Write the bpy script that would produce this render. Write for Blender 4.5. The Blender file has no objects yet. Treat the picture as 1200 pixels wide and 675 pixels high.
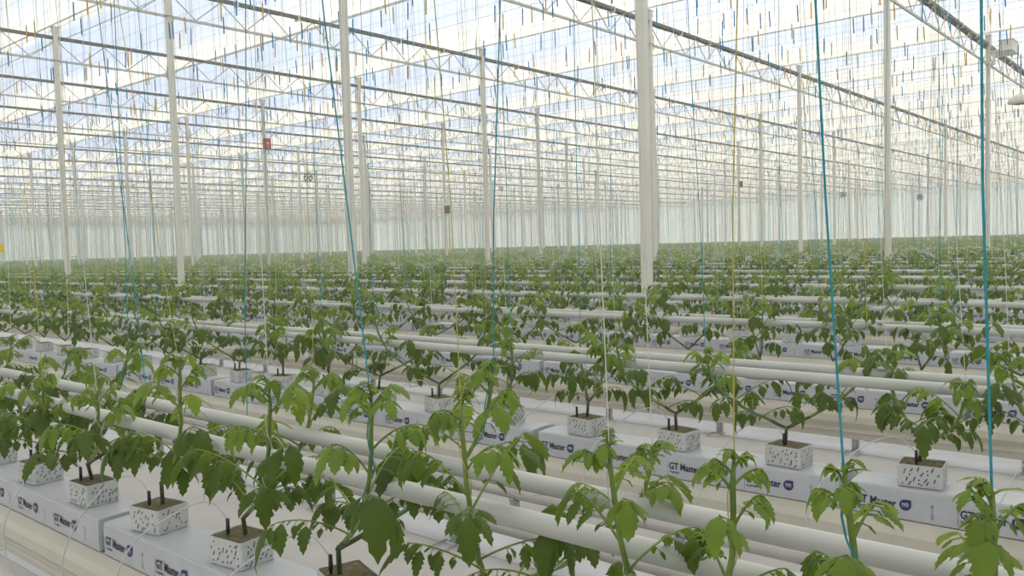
import bpy, math, random
import numpy as np
from mathutils import Matrix, Vector

EYE = 1.65
F, PSI, PIT, ROLL = 986.5, math.radians(49.56), math.radians(2.968), math.radians(1.582)
P = 1.6                      # row pitch
R0 = 1.035                   # front face of the slabs of the first row
SLAB_V0 = -0.02; SLAB_P = 1.24
KP, LP = 7.907, 4.637        # post grid
PU0, PV0 = 7.346, 4.468
TOPZ, BOTZ = EYE + 4.482, EYE + 4.018
UF, VF = 93.0, 128.0         # far walls
NROW = 56
rng = random.Random(7)
nr = np.random.RandomState(5)

sc = bpy.context.scene
col = sc.collection

# ------------------------------------------------------------------ camera maths
FW = (math.sin(PSI), math.cos(PSI)); RT = (math.cos(PSI), -math.sin(PSI))
def proj(u, v, z):
    z = z - EYE
    d = u*FW[0] + v*FW[1]; r = u*RT[0] + v*RT[1]
    d2 = d*math.cos(PIT) - z*math.sin(PIT); z2 = z*math.cos(PIT) + d*math.sin(PIT)
    if d2 < 0.05: return -9999, -9999, d2
    x = F*r/d2; y = -F*z2/d2
    return 600 + x*math.cos(ROLL) + y*math.sin(ROLL), 337.5 - x*math.sin(ROLL) + y*math.cos(ROLL), d2
def at_u(X, Y, u):
    X -= 600; Y -= 337.5
    r = (X*math.cos(ROLL) - Y*math.sin(ROLL))/F; h = -(X*math.sin(ROLL) + Y*math.cos(ROLL))/F
    d = math.cos(PIT) + h*math.sin(PIT); z = h*math.cos(PIT) - math.sin(PIT)
    a = d*FW[0] + r*RT[0]; b = d*FW[1] + r*RT[1]
    t = u/a
    return b*t, z*t + EYE

# ------------------------------------------------------------------ materials
def mat(name, c, rough=.5, spec=.5, metal=0, var=.06, scale=8, bump=0, bscale=40, transl=None, tcol=None, c2=None, objvar=0):
    m = bpy.data.materials.new(name); m.use_nodes = True
    nt = m.node_tree; b = nt.nodes['Principled BSDF']; out = nt.nodes['Material Output']
    b.inputs['Roughness'].default_value = rough; b.inputs['Metallic'].default_value = metal
    b.inputs['Specular IOR Level'].default_value = spec
    tc = nt.nodes.new('ShaderNodeTexCoord')
    n = nt.nodes.new('ShaderNodeTexNoise'); n.inputs['Scale'].default_value = scale; n.inputs['Detail'].default_value = 3
    nt.links.new(tc.outputs['Object'], n.inputs['Vector'])
    r = nt.nodes.new('ShaderNodeValToRGB')
    c2 = c2 or tuple(max(0, x*(1-2.2*var)) for x in c)
    r.color_ramp.elements[0].position = .3; r.color_ramp.elements[1].position = .7
    r.color_ramp.elements[0].color = (*c2, 1); r.color_ramp.elements[1].color = (*c, 1)
    nt.links.new(n.outputs['Fac'], r.inputs['Fac'])
    colout = r.outputs['Color']
    if objvar:
        oi = nt.nodes.new('ShaderNodeObjectInfo'); hs = nt.nodes.new('ShaderNodeHueSaturation')
        mr = nt.nodes.new('ShaderNodeMapRange'); mr.inputs['To Min'].default_value = 1-objvar; mr.inputs['To Max'].default_value = 1+objvar
        nt.links.new(oi.outputs['Random'], mr.inputs['Value']); nt.links.new(mr.outputs[0], hs.inputs['Value'])
        nt.links.new(colout, hs.inputs['Color']); colout = hs.outputs['Color']
    nt.links.new(colout, b.inputs['Base Color'])
    if bump:
        n2 = nt.nodes.new('ShaderNodeTexNoise'); n2.inputs['Scale'].default_value = bscale; n2.inputs['Detail'].default_value = 4
        nt.links.new(tc.outputs['Object'], n2.inputs['Vector'])
        bp = nt.nodes.new('ShaderNodeBump'); bp.inputs['Strength'].default_value = bump; bp.inputs['Distance'].default_value = .01
        nt.links.new(n2.outputs['Fac'], bp.inputs['Height']); nt.links.new(bp.outputs[0], b.inputs['Normal'])
    if transl:
        t = nt.nodes.new('ShaderNodeBsdfTranslucent'); mx = nt.nodes.new('ShaderNodeMixShader')
        mx.inputs[0].default_value = transl
        if tcol: t.inputs['Color'].default_value = (*tcol, 1)
        else: nt.links.new(colout, t.inputs['Color'])
        nt.links.new(b.outputs[0], mx.inputs[1]); nt.links.new(t.outputs[0], mx.inputs[2])
        nt.links.new(mx.outputs[0], out.inputs['Surface'])
    return m

def glass_mat(name, trans, transl_col, spec_c=(.9, .95, 1), rough_bump=0):
    m = bpy.data.materials.new(name); m.use_nodes = True
    nt = m.node_tree; nt.nodes.remove(nt.nodes['Principled BSDF']); out = nt.nodes['Material Output']
    tr = nt.nodes.new('ShaderNodeBsdfTransparent'); tr.inputs['Color'].default_value = (*spec_c, 1)
    tl = nt.nodes.new('ShaderNodeBsdfTranslucent')
    tc = nt.nodes.new('ShaderNodeTexCoord'); n = nt.nodes.new('ShaderNodeTexNoise'); n.inputs['Scale'].default_value = .6
    n.inputs['Detail'].default_value = 2
    nt.links.new(tc.outputs['Object'], n.inputs['Vector'])
    r = nt.nodes.new('ShaderNodeValToRGB'); r.color_ramp.elements[0].color = (*[x*.93 for x in transl_col], 1); r.color_ramp.elements[1].color = (*transl_col, 1)
    nt.links.new(n.outputs['Fac'], r.inputs['Fac']); nt.links.new(r.outputs[0], tl.inputs['Color'])
    mx = nt.nodes.new('ShaderNodeMixShader'); mx.inputs[0].default_value = 1-trans
    nt.links.new(tr.outputs[0], mx.inputs[1]); nt.links.new(tl.outputs[0], mx.inputs[2])
    nt.links.new(mx.outputs[0], out.inputs['Surface'])
    return m

M = dict(
    cream=mat('cream_coated_steel', (.74, .71, .62), .45, scale=3, var=.05),
    gutter_steel=mat('cream_gutter_coating', (.56, .525, .44), .35, scale=5, var=.05),
    pipe=mat('white_pipe_paint', (.53, .53, .49), .28, scale=4, var=.04),
    rail=mat('worn_white_rail_paint', (.52, .49, .45), .35, scale=6, var=.08),
    film=mat('white_slab_film', (.49, .495, .52), .38, var=.04, bump=.25, bscale=22),
    tape=mat('clear_slab_tape', (.42, .45, .50), .3, var=.04),
    ink=mat('navy_print', (.018, .018, .05), .5, var=.05),
    logo=mat('violet_blue_print', (.025, .02, .12), .5, var=.05),
    wrap=mat('white_block_wrapper', (.58, .58, .57), .5, var=.05),
    wool=mat('rockwool_with_algae', (.20, .15, .08), .95, var=.3, scale=60, c2=(.07, .07, .03), bump=.6, bscale=150),
    black=mat('black_plastic', (.015, .015, .016), .4, var=.1),
    drip=mat('milky_drip_hose', (.72, .73, .74), .3, var=.03, transl=.3),
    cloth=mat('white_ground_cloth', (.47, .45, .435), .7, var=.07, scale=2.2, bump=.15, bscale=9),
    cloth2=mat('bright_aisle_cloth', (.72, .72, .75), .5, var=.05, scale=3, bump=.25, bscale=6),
    steel=mat('galvanised_steel', (.50, .52, .54), .4, metal=.5, var=.12, scale=30),
    darksteel=mat('dull_galvanised_chord', (.22, .21, .19), .6, metal=.1, var=.2, scale=9, c2=(.12, .115, .10)),
    bundle=mat('folded_grey_screen', (.20, .185, .15), .9, var=.3, scale=5, c2=(.07, .065, .055), bump=.8, bscale=14),
    brace=mat('light_lattice_paint', (.62, .60, .54), .5, var=.06),
    alu=mat('white_aluminium', (.80, .80, .78), .4, var=.04),
    wire=mat('thin_steel_wire', (.48, .50, .52), .45, metal=.4, var=.05),
    stem=mat('green_tomato_stem', (.22, .30, .05), .5, var=.15, scale=20, c2=(.11, .17, .035), transl=.1),
    stemold=mat('brown_green_stem_base', (.12, .13, .05), .6, var=.2, scale=30, c2=(.05, .045, .025)),
    leaf=mat('tomato_leaf', (.068, .112, .014), .45, spec=.3, var=.18, scale=14, c2=(.042, .076, .010), transl=.36, tcol=(.18, .28, .02), objvar=.15),
    leafy=mat('young_tomato_leaf', (.155, .23, .03), .45, spec=.3, var=.15, scale=16, c2=(.10, .165, .022), transl=.4, tcol=(.31, .43, .04), objvar=.12),
    cyan=mat('cyan_twine', (.03, .36, .44), .6, var=.1, scale=50, transl=.25),
    blue=mat('blue_twine', (.08, .46, .78), .6, var=.1, scale=50, transl=.6),
    gold=mat('yellow_spool_twine', (.97, .70, .16), .6, var=.1, scale=50, transl=.6),
    yellow=mat('yellow_twine', (.66, .57, .16), .6, var=.1, scale=50, transl=.4),
    white=mat('white_twine', (.80, .79, .70), .6, var=.08, scale=50, transl=.4),
    red=mat('red_enamel', (.50, .02, .03), .4, var=.06),
    brown=mat('brown_plastic', (.22, .10, .06), .5, var=.1),
    grey=mat('grey_metal', (.28, .30, .33), .45, metal=.3, var=.1),
    ystick=mat('yellow_card', (.85, .62, .02), .5, var=.05),
)
def roof_mat():  # bands of sky light painted into the panes: milky by valleys, clear by ridges
    m = glass_mat('sky_banded_roof_glass', .5, (.99, .94, .81), (.94, .97, 1))
    nt = m.node_tree; mx = [n for n in nt.nodes if n.type == 'MIX_SHADER'][0]
    tc = nt.nodes.new('ShaderNodeTexCoord'); sp = nt.nodes.new('ShaderNodeSeparateXYZ'); nt.links.new(tc.outputs['Object'], sp.inputs[0])
    mp = nt.nodes.new('ShaderNodeMapping'); mp.inputs['Scale'].default_value = (.5, .12, .5); nt.links.new(tc.outputs['Object'], mp.inputs[0])
    n = nt.nodes.new('ShaderNodeTexNoise'); n.inputs['Scale'].default_value = 1; nt.links.new(mp.outputs[0], n.inputs['Vector'])
    ad = nt.nodes.new('ShaderNodeMath'); ad.operation = 'MULTIPLY_ADD'; ad.inputs[1].default_value = .5; nt.links.new(n.outputs['Fac'], ad.inputs[0]); nt.links.new(sp.outputs['Z'], ad.inputs[2])
    mr = nt.nodes.new('ShaderNodeMapRange'); mr.interpolation_type = 'SMOOTHSTEP'
    mr.inputs['From Min'].default_value = TOPZ + .28 + .25 + .06; mr.inputs['From Max'].default_value = TOPZ + .28 + .25 + .50
    mr.inputs['To Min'].default_value = .93; mr.inputs['To Max'].default_value = .15
    nt.links.new(ad.outputs[0], mr.inputs['Value']); nt.links.new(mr.outputs[0], mx.inputs[0])
    return m
M['roof'] = roof_mat()
M['wall'] = glass_mat('diffuse_wall_sheet', .05, (.93, .92, .83), (.95, 1, .94))

# ------------------------------------------------------------------ mesh helpers
class MB:
    def __init__(s): s.v = []; s.f = []; s.m = []; s.n = 0
    def add(s, v, f, mi=0):
        v = np.asarray(v, float).reshape(-1, 3); s.v.append(v)
        for q in f: s.f.append(tuple(i + s.n for i in q))
        s.m += [mi]*len(f); s.n += len(v)
    def box(s, x0, x1, y0, y1, z0, z1, mi=0):
        s.add([(x, y, z) for x in (x0, x1) for y in (y0, y1) for z in (z0, z1)],
              [(0, 1, 3, 2), (4, 6, 7, 5), (0, 4, 5, 1), (2, 3, 7, 6), (0, 2, 6, 4), (1, 5, 7, 3)], mi)
    def obox(s, c, ax, ay, az, mi=0):
        c, ax, ay, az = map(np.array, (c, ax, ay, az))
        s.add([c + i*ax + j*ay + k*az for i in (-1, 1) for j in (-1, 1) for k in (-1, 1)],
              [(0, 1, 3, 2), (4, 6, 7, 5), (0, 4, 5, 1), (2, 3, 7, 6), (0, 2, 6, 4), (1, 5, 7, 3)], mi)
    def tube(s, pts, r, n=8, cap=True, mi=0):
        pts = np.asarray(pts, float); k = len(pts)
        r = np.broadcast_to(np.asarray(r, float), (k,))
        d = np.gradient(pts, axis=0); d /= np.linalg.norm(d, axis=1)[:, None] + 1e-12
        ref = np.array([1., .13, .07]) if abs(d[0][2]) > .8 else np.array([0.02, .03, 1.])
        vs = []
        for i in range(k):
            a = ref - d[i]*ref.dot(d[i]); a /= np.linalg.norm(a); ref = a
            b = np.cross(d[i], a)
            th = np.arange(n)*2*math.pi/n
            vs.append(pts[i] + r[i]*(np.cos(th)[:, None]*a + np.sin(th)[:, None]*b))
        f = [(i*n + j, i*n + (j+1) % n, (i+1)*n + (j+1) % n, (i+1)*n + j) for i in range(k-1) for j in range(n)]
        if cap and n > 2: f += [tuple(range(n))[::-1], tuple((k-1)*n + j for j in range(n))]
        s.add(np.concatenate(vs), f, mi)
    def ext(s, prof, axis_pts, mi=0, caps=True):   # profile (x,z) swept along y from y0 to y1
        y0, y1 = axis_pts; n = len(prof)
        v = [(x, y0, z) for x, z in prof] + [(x, y1, z) for x, z in prof]
        f = [(i, (i+1) % n, n + (i+1) % n, n + i) for i in range(n)]
        if caps: f += [tuple(range(n))[::-1], tuple(range(n, 2*n))]
        s.add(v, f, mi)
    def merge(s, o, mi=None):
        v = np.concatenate(o.v)
        k = 0
        s.v.append(v)
        for q, m in zip(o.f, o.m): s.f.append(tuple(i + s.n for i in q)); s.m.append(m if mi is None else mi)
        s.n += len(v)
    def mesh(s, name, mats, smooth=True):
        me = bpy.data.meshes.new(name)
        v = np.concatenate(s.v)
        me.from_pydata([tuple(p) for p in v.tolist()], [], s.f)
        for m in mats: me.materials.append(m)
        me.polygons.foreach_set('material_index', s.m)
        if smooth: me.polygons.foreach_set('use_smooth', [True]*len(s.f))
        me.update(); return me

def link(name, me, parent=None, loc=None, rot=None):
    o = bpy.data.objects.new(name, me); col.objects.link(o)
    if parent: o.parent = parent
    if loc is not None: o.location = loc
    if rot is not None: o.rotation_euler = rot
    return o
def tag(o, label=None, cat=None, group=None, kind=None):
    if label: o['label'] = label
    if cat: o['category'] = cat
    if group: o['group'] = group
    if kind: o['kind'] = kind
    return o
def copy_tree(o, kids, parent=None):
    c = o.copy(); col.objects.link(c); c.parent = parent
    for ch in kids.get(o.name, []): copy_tree(ch, kids, c)
    return c
def kids_of(root):
    d = {}
    def w(o):
        d[o.name] = list(o.children)
        for c in o.children: w(c)
    w(root); return d

ORD = ['first', 'second', 'third', 'fourth', 'fifth', 'sixth', 'seventh', 'eighth', 'ninth', 'tenth', 'eleventh', 'twelfth', 'thirteenth',
       'fourteenth', 'fifteenth', 'sixteenth', 'seventeenth', 'eighteenth', 'nineteenth', 'twentieth']
TENS = {2: 'twenty', 3: 'thirty', 4: 'forty', 5: 'fifty', 6: 'sixty'}
TENO = {3: 'thirtieth', 4: 'fortieth', 5: 'fiftieth', 6: 'sixtieth'}
def ordw(i):
    i += 1
    if i <= 20: return ORD[i-1]
    if i % 10 == 0: return TENO[i//10]
    return TENS[i//10] + '-' + ORD[i % 10 - 1]

# ------------------------------------------------------------------ setting
U0, V0 = -14.0, -14.0
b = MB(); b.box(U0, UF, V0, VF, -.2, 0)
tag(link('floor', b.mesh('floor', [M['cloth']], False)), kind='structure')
def wall(name, x0, x1, y0, y1):
    b = MB(); b.box(x0, x1, y0, y1, 0, TOPZ + .25)
    tag(link(name, b.mesh(name, [M['wall']], False)), kind='structure')
wall('wall_far', UF, UF + .03, V0, VF); wall('wall_left', U0, UF, VF, VF + .03)
wall('wall_near', U0 - .03, U0, V0, VF); wall('wall_right', U0, UF, V0 - .03, V0)
# base course of the far walls
b = MB(); b.box(UF - .12, UF - .01, V0, VF - .2, 0, .5); tag(link('trim_1', b.mesh('trim', [M['alu']], False)), kind='structure')
b = MB(); b.box(U0, UF - .2, VF - .12, VF - .01, 0, .5); tag(link('trim_2', b.mesh('trim', [M['alu']], False)), kind='structure')

# roof: saw of low glass spans, valleys along the plant rows
SP = KP/2
VAL = TOPZ + .28; RID = VAL + .80
n0 = math.ceil((U0 - PU0)/SP); n1 = int((UF - PU0)/SP)
gl = MB(); vb = MB(); rb = MB()
for n in range(n0, n1+1):
    u = PU0 + n*SP
    ux = min(u + SP, UF)
    gl.add([(u, V0, VAL), (u, VF, VAL), (u+SP/2, VF, RID), (u+SP/2, V0, RID)], [(0, 1, 2, 3)])
    gl.add([(u+SP/2, V0, RID), (u+SP/2, VF, RID), (u+SP, VF, VAL), (u+SP, V0, VAL)], [(0, 1, 2, 3)])
    vb.ext([(u-.018, VAL+.012), (u-.012, VAL-.012), (u+.012, VAL-.012), (u+.018, VAL+.012)], (V0, VF))
    rb.box(u+SP/2-.012, u+SP/2+.012, V0, VF, RID-.010, RID+.012)
tag(link('ceiling', gl.mesh('ceiling', [M['roof']], False)), kind='structure')
tag(link('trim_3', vb.mesh('valley_gutters', [M['alu']], False)), kind='structure')
tag(link('trim_4', rb.mesh('ridge_bars', [M['alu']], False)), kind='structure')

# ------------------------------------------------------------------ lattice girders across the rows
NG = int((VF - PV0)/LP) + 1
topm = MB(); topm.box(-8, UF, -.022, .022, -.032, .032)
top_me = topm.mesh('top_chord', [M['darksteel']], False)
botm = MB(); botm.box(-8, UF, -.02, .02, -.02, .02)
bot_me = botm.mesh('bottom_chord', [M['brace']], False)
DU = KP/8
def brace_mb(n=6, r=.011, long=1):
    b = MB()
    H = BOTZ - TOPZ
    for i in range(long):
        x = i*DU
        b.tube([(x, 0, -.04), (x + DU/2, 0, H + .02)], r, n, False); b.tube([(x + DU/2, 0, H + .02), (x + DU, 0, -.04)], r, n, False)
    return b
one_me = brace_mb().mesh('diagonal_brace', [M['brace']])
NB = int((UF + 8 - .5)/DU)
lat_me = brace_mb(4, .011, NB).mesh('lattice_braces', [M['brace']])
# folded screen package beside the chord
def bundle(length, seed):
    r = np.random.RandomState(seed); b = MB()
    xs = np.arange(0, length + .01, .35); n = 7
    vs = []
    for i, x in enumerate(xs):
        for k in range(n):
            a = 2*math.pi*k/n
            vs.append((x, math.cos(a)*(.030 + .014*r.rand()), math.sin(a)*(.030 + .018*r.rand())))
    f = [(i*n + k, i*n + (k+1) % n, (i+1)*n + (k+1) % n, (i+1)*n + k) for i in range(len(xs)-1) for k in range(n)]
    b.add(vs, f + [tuple(range(n))[::-1], tuple((len(xs)-1)*n + k for k in range(n))])
    return b
bun_me = bundle(UF + 6, 3).mesh('folded_screen', [M['bundle']])
clipm = MB(); clipm.box(-.012, .012, -.035, .10, -.065, .045)
clip_me = clipm.mesh('screen_clip', [M['alu']], False)
for k in range(NG):
    v = PV0 + k*LP
    g = tag(bpy.data.objects.new('lattice_girder', None),
            ('grey lattice girder crossing above the rows, nearest of all' if k == 0 else
             'grey lattice girder crossing above the rows, %s from the nearest' % ordw(k)), 'girder', 'lattice girders under the glass roof')
    col.objects.link(g); g.location = (0, v, TOPZ)
    link('top_chord', top_me, g); link('bottom_chord', bot_me, g, (0, 0, BOTZ - TOPZ))
    if k < 7: bo = link('folded_screen', bun_me, g, (-6, .060, .005)); bo.scale = (1, 1.7 if k == 0 else 1, 2.2 if k == 0 else 1.25 if k == 1 else .8); 
    if k < 3:
        for i in range(40):
            x = PU0 + (i-8)*KP/6; a = proj(x, v, TOPZ)
            if -20 < a[0] < 1220 and -20 < a[1]: link('screen_clip', clip_me, g, (x, 0, 0))
    s = PU0 - 2*KP + DU/2*0
    if k < 5:
        ilo = None; cnt = 0
        for i in range(0, NB):
            x = s + i*DU
            a = proj(x, v, TOPZ); c = proj(x + DU, v, BOTZ)
            vis = a[2] > .3 and max(a[0], c[0]) > -40 and min(a[0], c[0]) < 1240 and max(a[1], c[1]) > -30
            if vis and cnt < 55 and x + DU < UF - .3:
                link('diagonal_brace', one_me, g, (x, 0, 0)); cnt += 1; ilo = x + DU
        if ilo and ilo < UF - 3*DU:
            m = int((UF - .3 - ilo)/DU)
            tag(link('diagonal_braces', brace_mb(4, .011, m).mesh('diagonal_braces', [M['brace']]), g, (ilo, 0, 0)), kind='stuff')
    else:
        link('lattice_braces', lat_me, g, (PU0 - KP*2 + 8*0 - 0, 0, 0)) if False else link('lattice_braces', lat_me, g, (-7.9, 0, 0))

# ------------------------------------------------------------------ posts
pm = MB(); w = .045; ch = .006
pm.ext([(-w, -w+ch), (-w+ch, -w), (w-ch, -w), (w, -w+ch), (w, w-ch), (w-ch, w), (-w+ch, w), (-w, w-ch)], (0, 1))
pv = np.concatenate(pm.v); pv = np.stack([pv[:, 0], pv[:, 2], pv[:, 1]*(VAL-.06)], 1); pm.v = [pv]
post_me = pm.mesh('shaft', [M['cream']], False)
fm = MB(); fm.box(-.09, .09, -.09, .09, 0, .02); fm.box(-.06, .06, -.06, .06, .02, .05)
foot_me = fm.mesh('foot_plate', [M['steel']], False)
hm = MB(); hm.box(-.1, .1, -.055, .055, -.02, 0); hm.box(-.055, .055, -.055, .055, -.12, -.02)
head_me = hm.mesh('head_plate', [M['cream']], False)
cm = MB()
th = np.linspace(0, 2*math.pi, 17); cm.tube([(.068*math.cos(t), .068*math.sin(t), 0) for t in th], .008, 5, False)
cm.tube([(.068, 0, 0), (.10, .02, -.03), (.06, .05, -.10)], .007, 5)
collar_me = cm.mesh('wire_collar', [M['steel']])
posts = {}
for k in range(NG):
    for j in range(0, 11):
        u = PU0 + j*KP; v = PV0 + k*LP
        if u > UF - 1 or v > VF - 1: continue
        x, y, d = proj(u, v, 1.8)
        if x < -60 or x > 1260: continue
        o = tag(bpy.data.objects.new('support_post', None),
                'cream steel post under the %s girder back, %s post line from the front' % (('nearest' if k == 0 else ordw(k)), ordw(j)),
                'post', 'greenhouse support posts')
        col.objects.link(o); o.location = (u, v, 0); posts[k, j] = o
        link('shaft', post_me, o); link('foot_plate', foot_me, o)
        link('head_plate', head_me, o, (0, 0, VAL - .05))
        if d < 30: link('wire_collar', collar_me, o, (0, 0, BOTZ))

# ------------------------------------------------------------------ rows: gutters, pipes, rails
gprof = [(-.002, -.857), (-.030, -.872), (-.040, -.893), (-.040, -.925), (-.018, -.955), (-.018, -.962), (-.026, -.966), (-.026, -.974), (-.012, -.978), (-.004, -1.01),
         (.03, -1.02), (.03, -1.005), (.05, -.995), (.13, -.995), (.15, -1.005), (.15, -1.02), (.184, -1.01), (.192, -.978), (.206, -.974), (.206, -.966), (.198, -.962), (.198, -.955),
         (.220, -.925), (.220, -.893), (.210, -.872), (.182, -.857)]
gm = MB(); gm.ext([(x, z + EYE) for x, z in gprof], (-4.0, VF - 1.5))
gut_me = gm.mesh('channel', [M['gutter_steel']], False)
hg = MB(); hg.tube([(-.05, 0, EYE - .93), (-.05, 0, BOTZ)], .0016, 4, False); hg.tube([(.235, 0, EYE - .93), (.235, 0, BOTZ)], .0016, 4, False)
hg.tube([(-.05, 0, EYE-.93), (-.045, 0, EYE-1.03), (.09, 0, EYE-1.035), (.225, 0, EYE-1.03), (.235, 0, EYE-.93)], .004, 5)
hang_me = hg.mesh('hanger', [M['wire']])
PR = .0178; RR = .0275
pipe_b = MB(); pipe_b.tube([(0, y, 0) for y in np.linspace(-4, VF - 1.5, 3)], PR, 20)
pipe_me = pipe_b.mesh('pipe', [M['pipe']])
ph = MB(); ph.tube([(0, 0, PR+.001), (0, 0, BOTZ - (EYE - .451))], .0013, 4, False)
tt = np.linspace(0, 2*math.pi, 13); ph.tube([((PR+.002)*math.cos(t), 0, (PR+.002)*math.sin(t)) for t in tt], .002, 4, False)
phang_me = ph.mesh('pipe_hanger', [M['wire']])
ZP = EYE - .451
cw = MB(); cw.tube([(0, -4, 0), (0, VF - .6, 0)], .0015, 4, False)
cwire_me = cw.mesh('crop_wire', [M['wire']])
ZW = BOTZ - .10
def row_label(r): return 'nearest row' if r == 0 else '%s row back' % ordw(r)
for r in range(NROW):
    u = R0 + r*P
    if u > UF - 1.2: break
    g = tag(bpy.data.objects.new('growing_gutter', None), 'cream hanging growing gutter carrying the slabs of the %s' % row_label(r), 'gutter', 'hanging growing gutters')
    col.objects.link(g); g.location = (u, 0, 0)
    link('channel', gut_me, g)
    for k in range(0, 8 if r < 12 else 0): link('hanger', hang_me, g, (0, PV0 + k*LP + .12, 0))
    for s, nm in ((1.039 + r*P, 'front'), (1.213 + r*P, 'rear')):
        p = tag(bpy.data.objects.new('heating_pipe', None), '%s white heating pipe hanging among the plants of the %s' % (nm, row_label(r)), 'pipe', 'hanging heating pipes')
        col.objects.link(p); p.location = (s, 0, ZP)
        link('pipe', pipe_me, p)
        for k in range(0, 8 if r < 12 else 0): link('pipe_hanger', phang_me, p, (0, PV0 + k*LP + .2, 0))
    for s, nm in ((u - .14, 'front'), (u + .32, 'rear')):
        tag(link('crop_wire', cwire_me, None, (s, 0, ZW)), 'thin %s steel crop wire stretched high above the %s' % (nm, row_label(r)), 'wire', 'crop wires over the rows')
# thin screen wires just under the glass, along the rows
sw = MB(); sw.tube([(0, V0 + .1, 0), (0, VF - .1, 0)], .0026, 4, False); sw_me = sw.mesh('screen_wire', [M['wire']])
u = .4; i = 0
while u < UF - .5:
    tag(link('screen_wire', sw_me, None, (u, 0, TOPZ + .09)), 'thin grey screen wire running under the glass along the plant rows', 'wire', 'screen wires lying on the girders')
    u += .62; i += 1

# aisles: cloth strip, tube rails, stands
stand = MB()
stand.box(-.02, .02, -.022, -.018, .012, .10); stand.box(-.02, -.016, -.022, .022, .012, .10); stand.box(.016, .02, -.022, .022, .012, .10)
stand.ext([(-.022, .10), (-.03, .118), (-.026, .119), (-.018, .104), (.018, .104), (.026, .119), (.03, .118), (.022, .10)], (-.024, .024))
stand_me = stand.mesh('upright', [M['steel']], False)
sf = MB(); sf.box(-.03, .03, -.03, .03, .004, .012); sf.tube([(-.02, -.05, .009), (-.15, -.05, .009), (-.15, .05, .009), (-.02, .05, .009)], .0045, 6)
stfoot_me = sf.mesh('wire_foot', [M['steel']])
rl = MB(); rl.tube([(0, -3.8, 0), (0, VF/2, 0), (0, VF - 2, 0)], RR, 16); rail_me = rl.mesh('rail_tube', [M['rail']])
st = MB()
ys = np.arange(-3.8, VF - 2, 1.9)
pr = [(-.34, .004), (-.30, .010), (-.12, .006), (.0, .004), (.12, .006), (.30, .010), (.34, .004)]
for i, y in enumerate(ys[:-1]):
    pass
st.ext([(x, z) for x, z in pr] + [(.34, .001), (-.34, .001)], (-3.8, VF - 2)); strip_me = st.mesh('aisle_cloth', [M['cloth2']])
nstand = 0
for a in range(NROW - 1):
    c = 1.11 + (a + .5)*P + .05
    if c + .5 > UF: break
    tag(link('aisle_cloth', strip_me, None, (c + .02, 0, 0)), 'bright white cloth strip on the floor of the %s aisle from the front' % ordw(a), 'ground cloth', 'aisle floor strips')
    for s, nm in ((-.255, 'front'), (.255, 'rear')):
        tag(link('tube_rail', rail_me, None, (c + s - .02, 0, .118 + RR)), '%s white tube rail low over the floor of the %s aisle from the front' % (nm, ordw(a)), 'rail', 'tube rails in the aisles')
    if a < 6:
        for i in range(14):
            v = 3.22 + (i-5)*1.12 + (.04 if a % 2 else 0)
            for s in (-.275, .235):
                X, Y, d = proj(c + s, v, .1)
                if not (-30 < X < 1230 and Y < 720 and d > .5): continue
                o = tag(bpy.data.objects.new('rail_stand', None), 'small galvanised stand under the tube rail of the %s aisle back' % ordw(a), 'rail stand',
                        'rail stands of the %s aisle' % ordw(a))
                col.objects.link(o); o.location = (c + s, v, .004); link('upright', stand_me, o); link('wire_foot', stfoot_me, o)

# ------------------------------------------------------------------ slabs with print
SW, SH, SL = .15, .0965, 1.205
def slab_mesh():
    b = MB(); n = 26
    c = .007
    sec = [(0, .003), (-.002, .03), (-.001, .07), (0, SH-c), (c*.3, SH-c*.3), (c, SH), (SW/2, SH + .003), (SW-c, SH), (SW-c*.3, SH-c*.3), (SW, SH-c), (SW+.001, .07), (SW+.002, .03), (SW, .003)]
    r = np.random.RandomState(2); m = len(sec); vs = []
    for i in range(n+1):
        y = SL*i/n; e = 1.0 if 0 < i < n else .985
        for (x, z) in sec:
            x2 = SW/2 + (x - SW/2)*e; z2 = z*e
            vs.append((x2 + (r.rand()-.5)*.0005, y, z2 + (r.rand()-.5)*.0004))
    f = [(i*m + k, (i+1)*m + k, (i+1)*m + (k+1) % m, i*m + (k+1) % m) for i in range(n) for k in range(m)]
    f += [tuple(range(m)), tuple(n*m + k for k in range(m))[::-1]]
    b.add(vs, f); return b.mesh('film', [M['film']], False)
def text_pieces(txt, size, bold=0.0):
    cu = bpy.data.curves.new('t', 'FONT'); cu.body = txt; cu.size = size; cu.offset = bold; cu.resolution_u = 3
    o = bpy.data.objects.new('t', cu); col.objects.link(o)
    bpy.context.view_layer.update()
    me = bpy.data.meshes.new_from_object(o.evaluated_get(bpy.context.evaluated_depsgraph_get()))
    v = [tuple(p.co) for p in me.vertices]; f = [tuple(p.vertices) for p in me.polygons]
    bpy.data.objects.remove(o); bpy.data.curves.remove(cu); bpy.data.meshes.remove(me)
    return np.array(v), f
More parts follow.
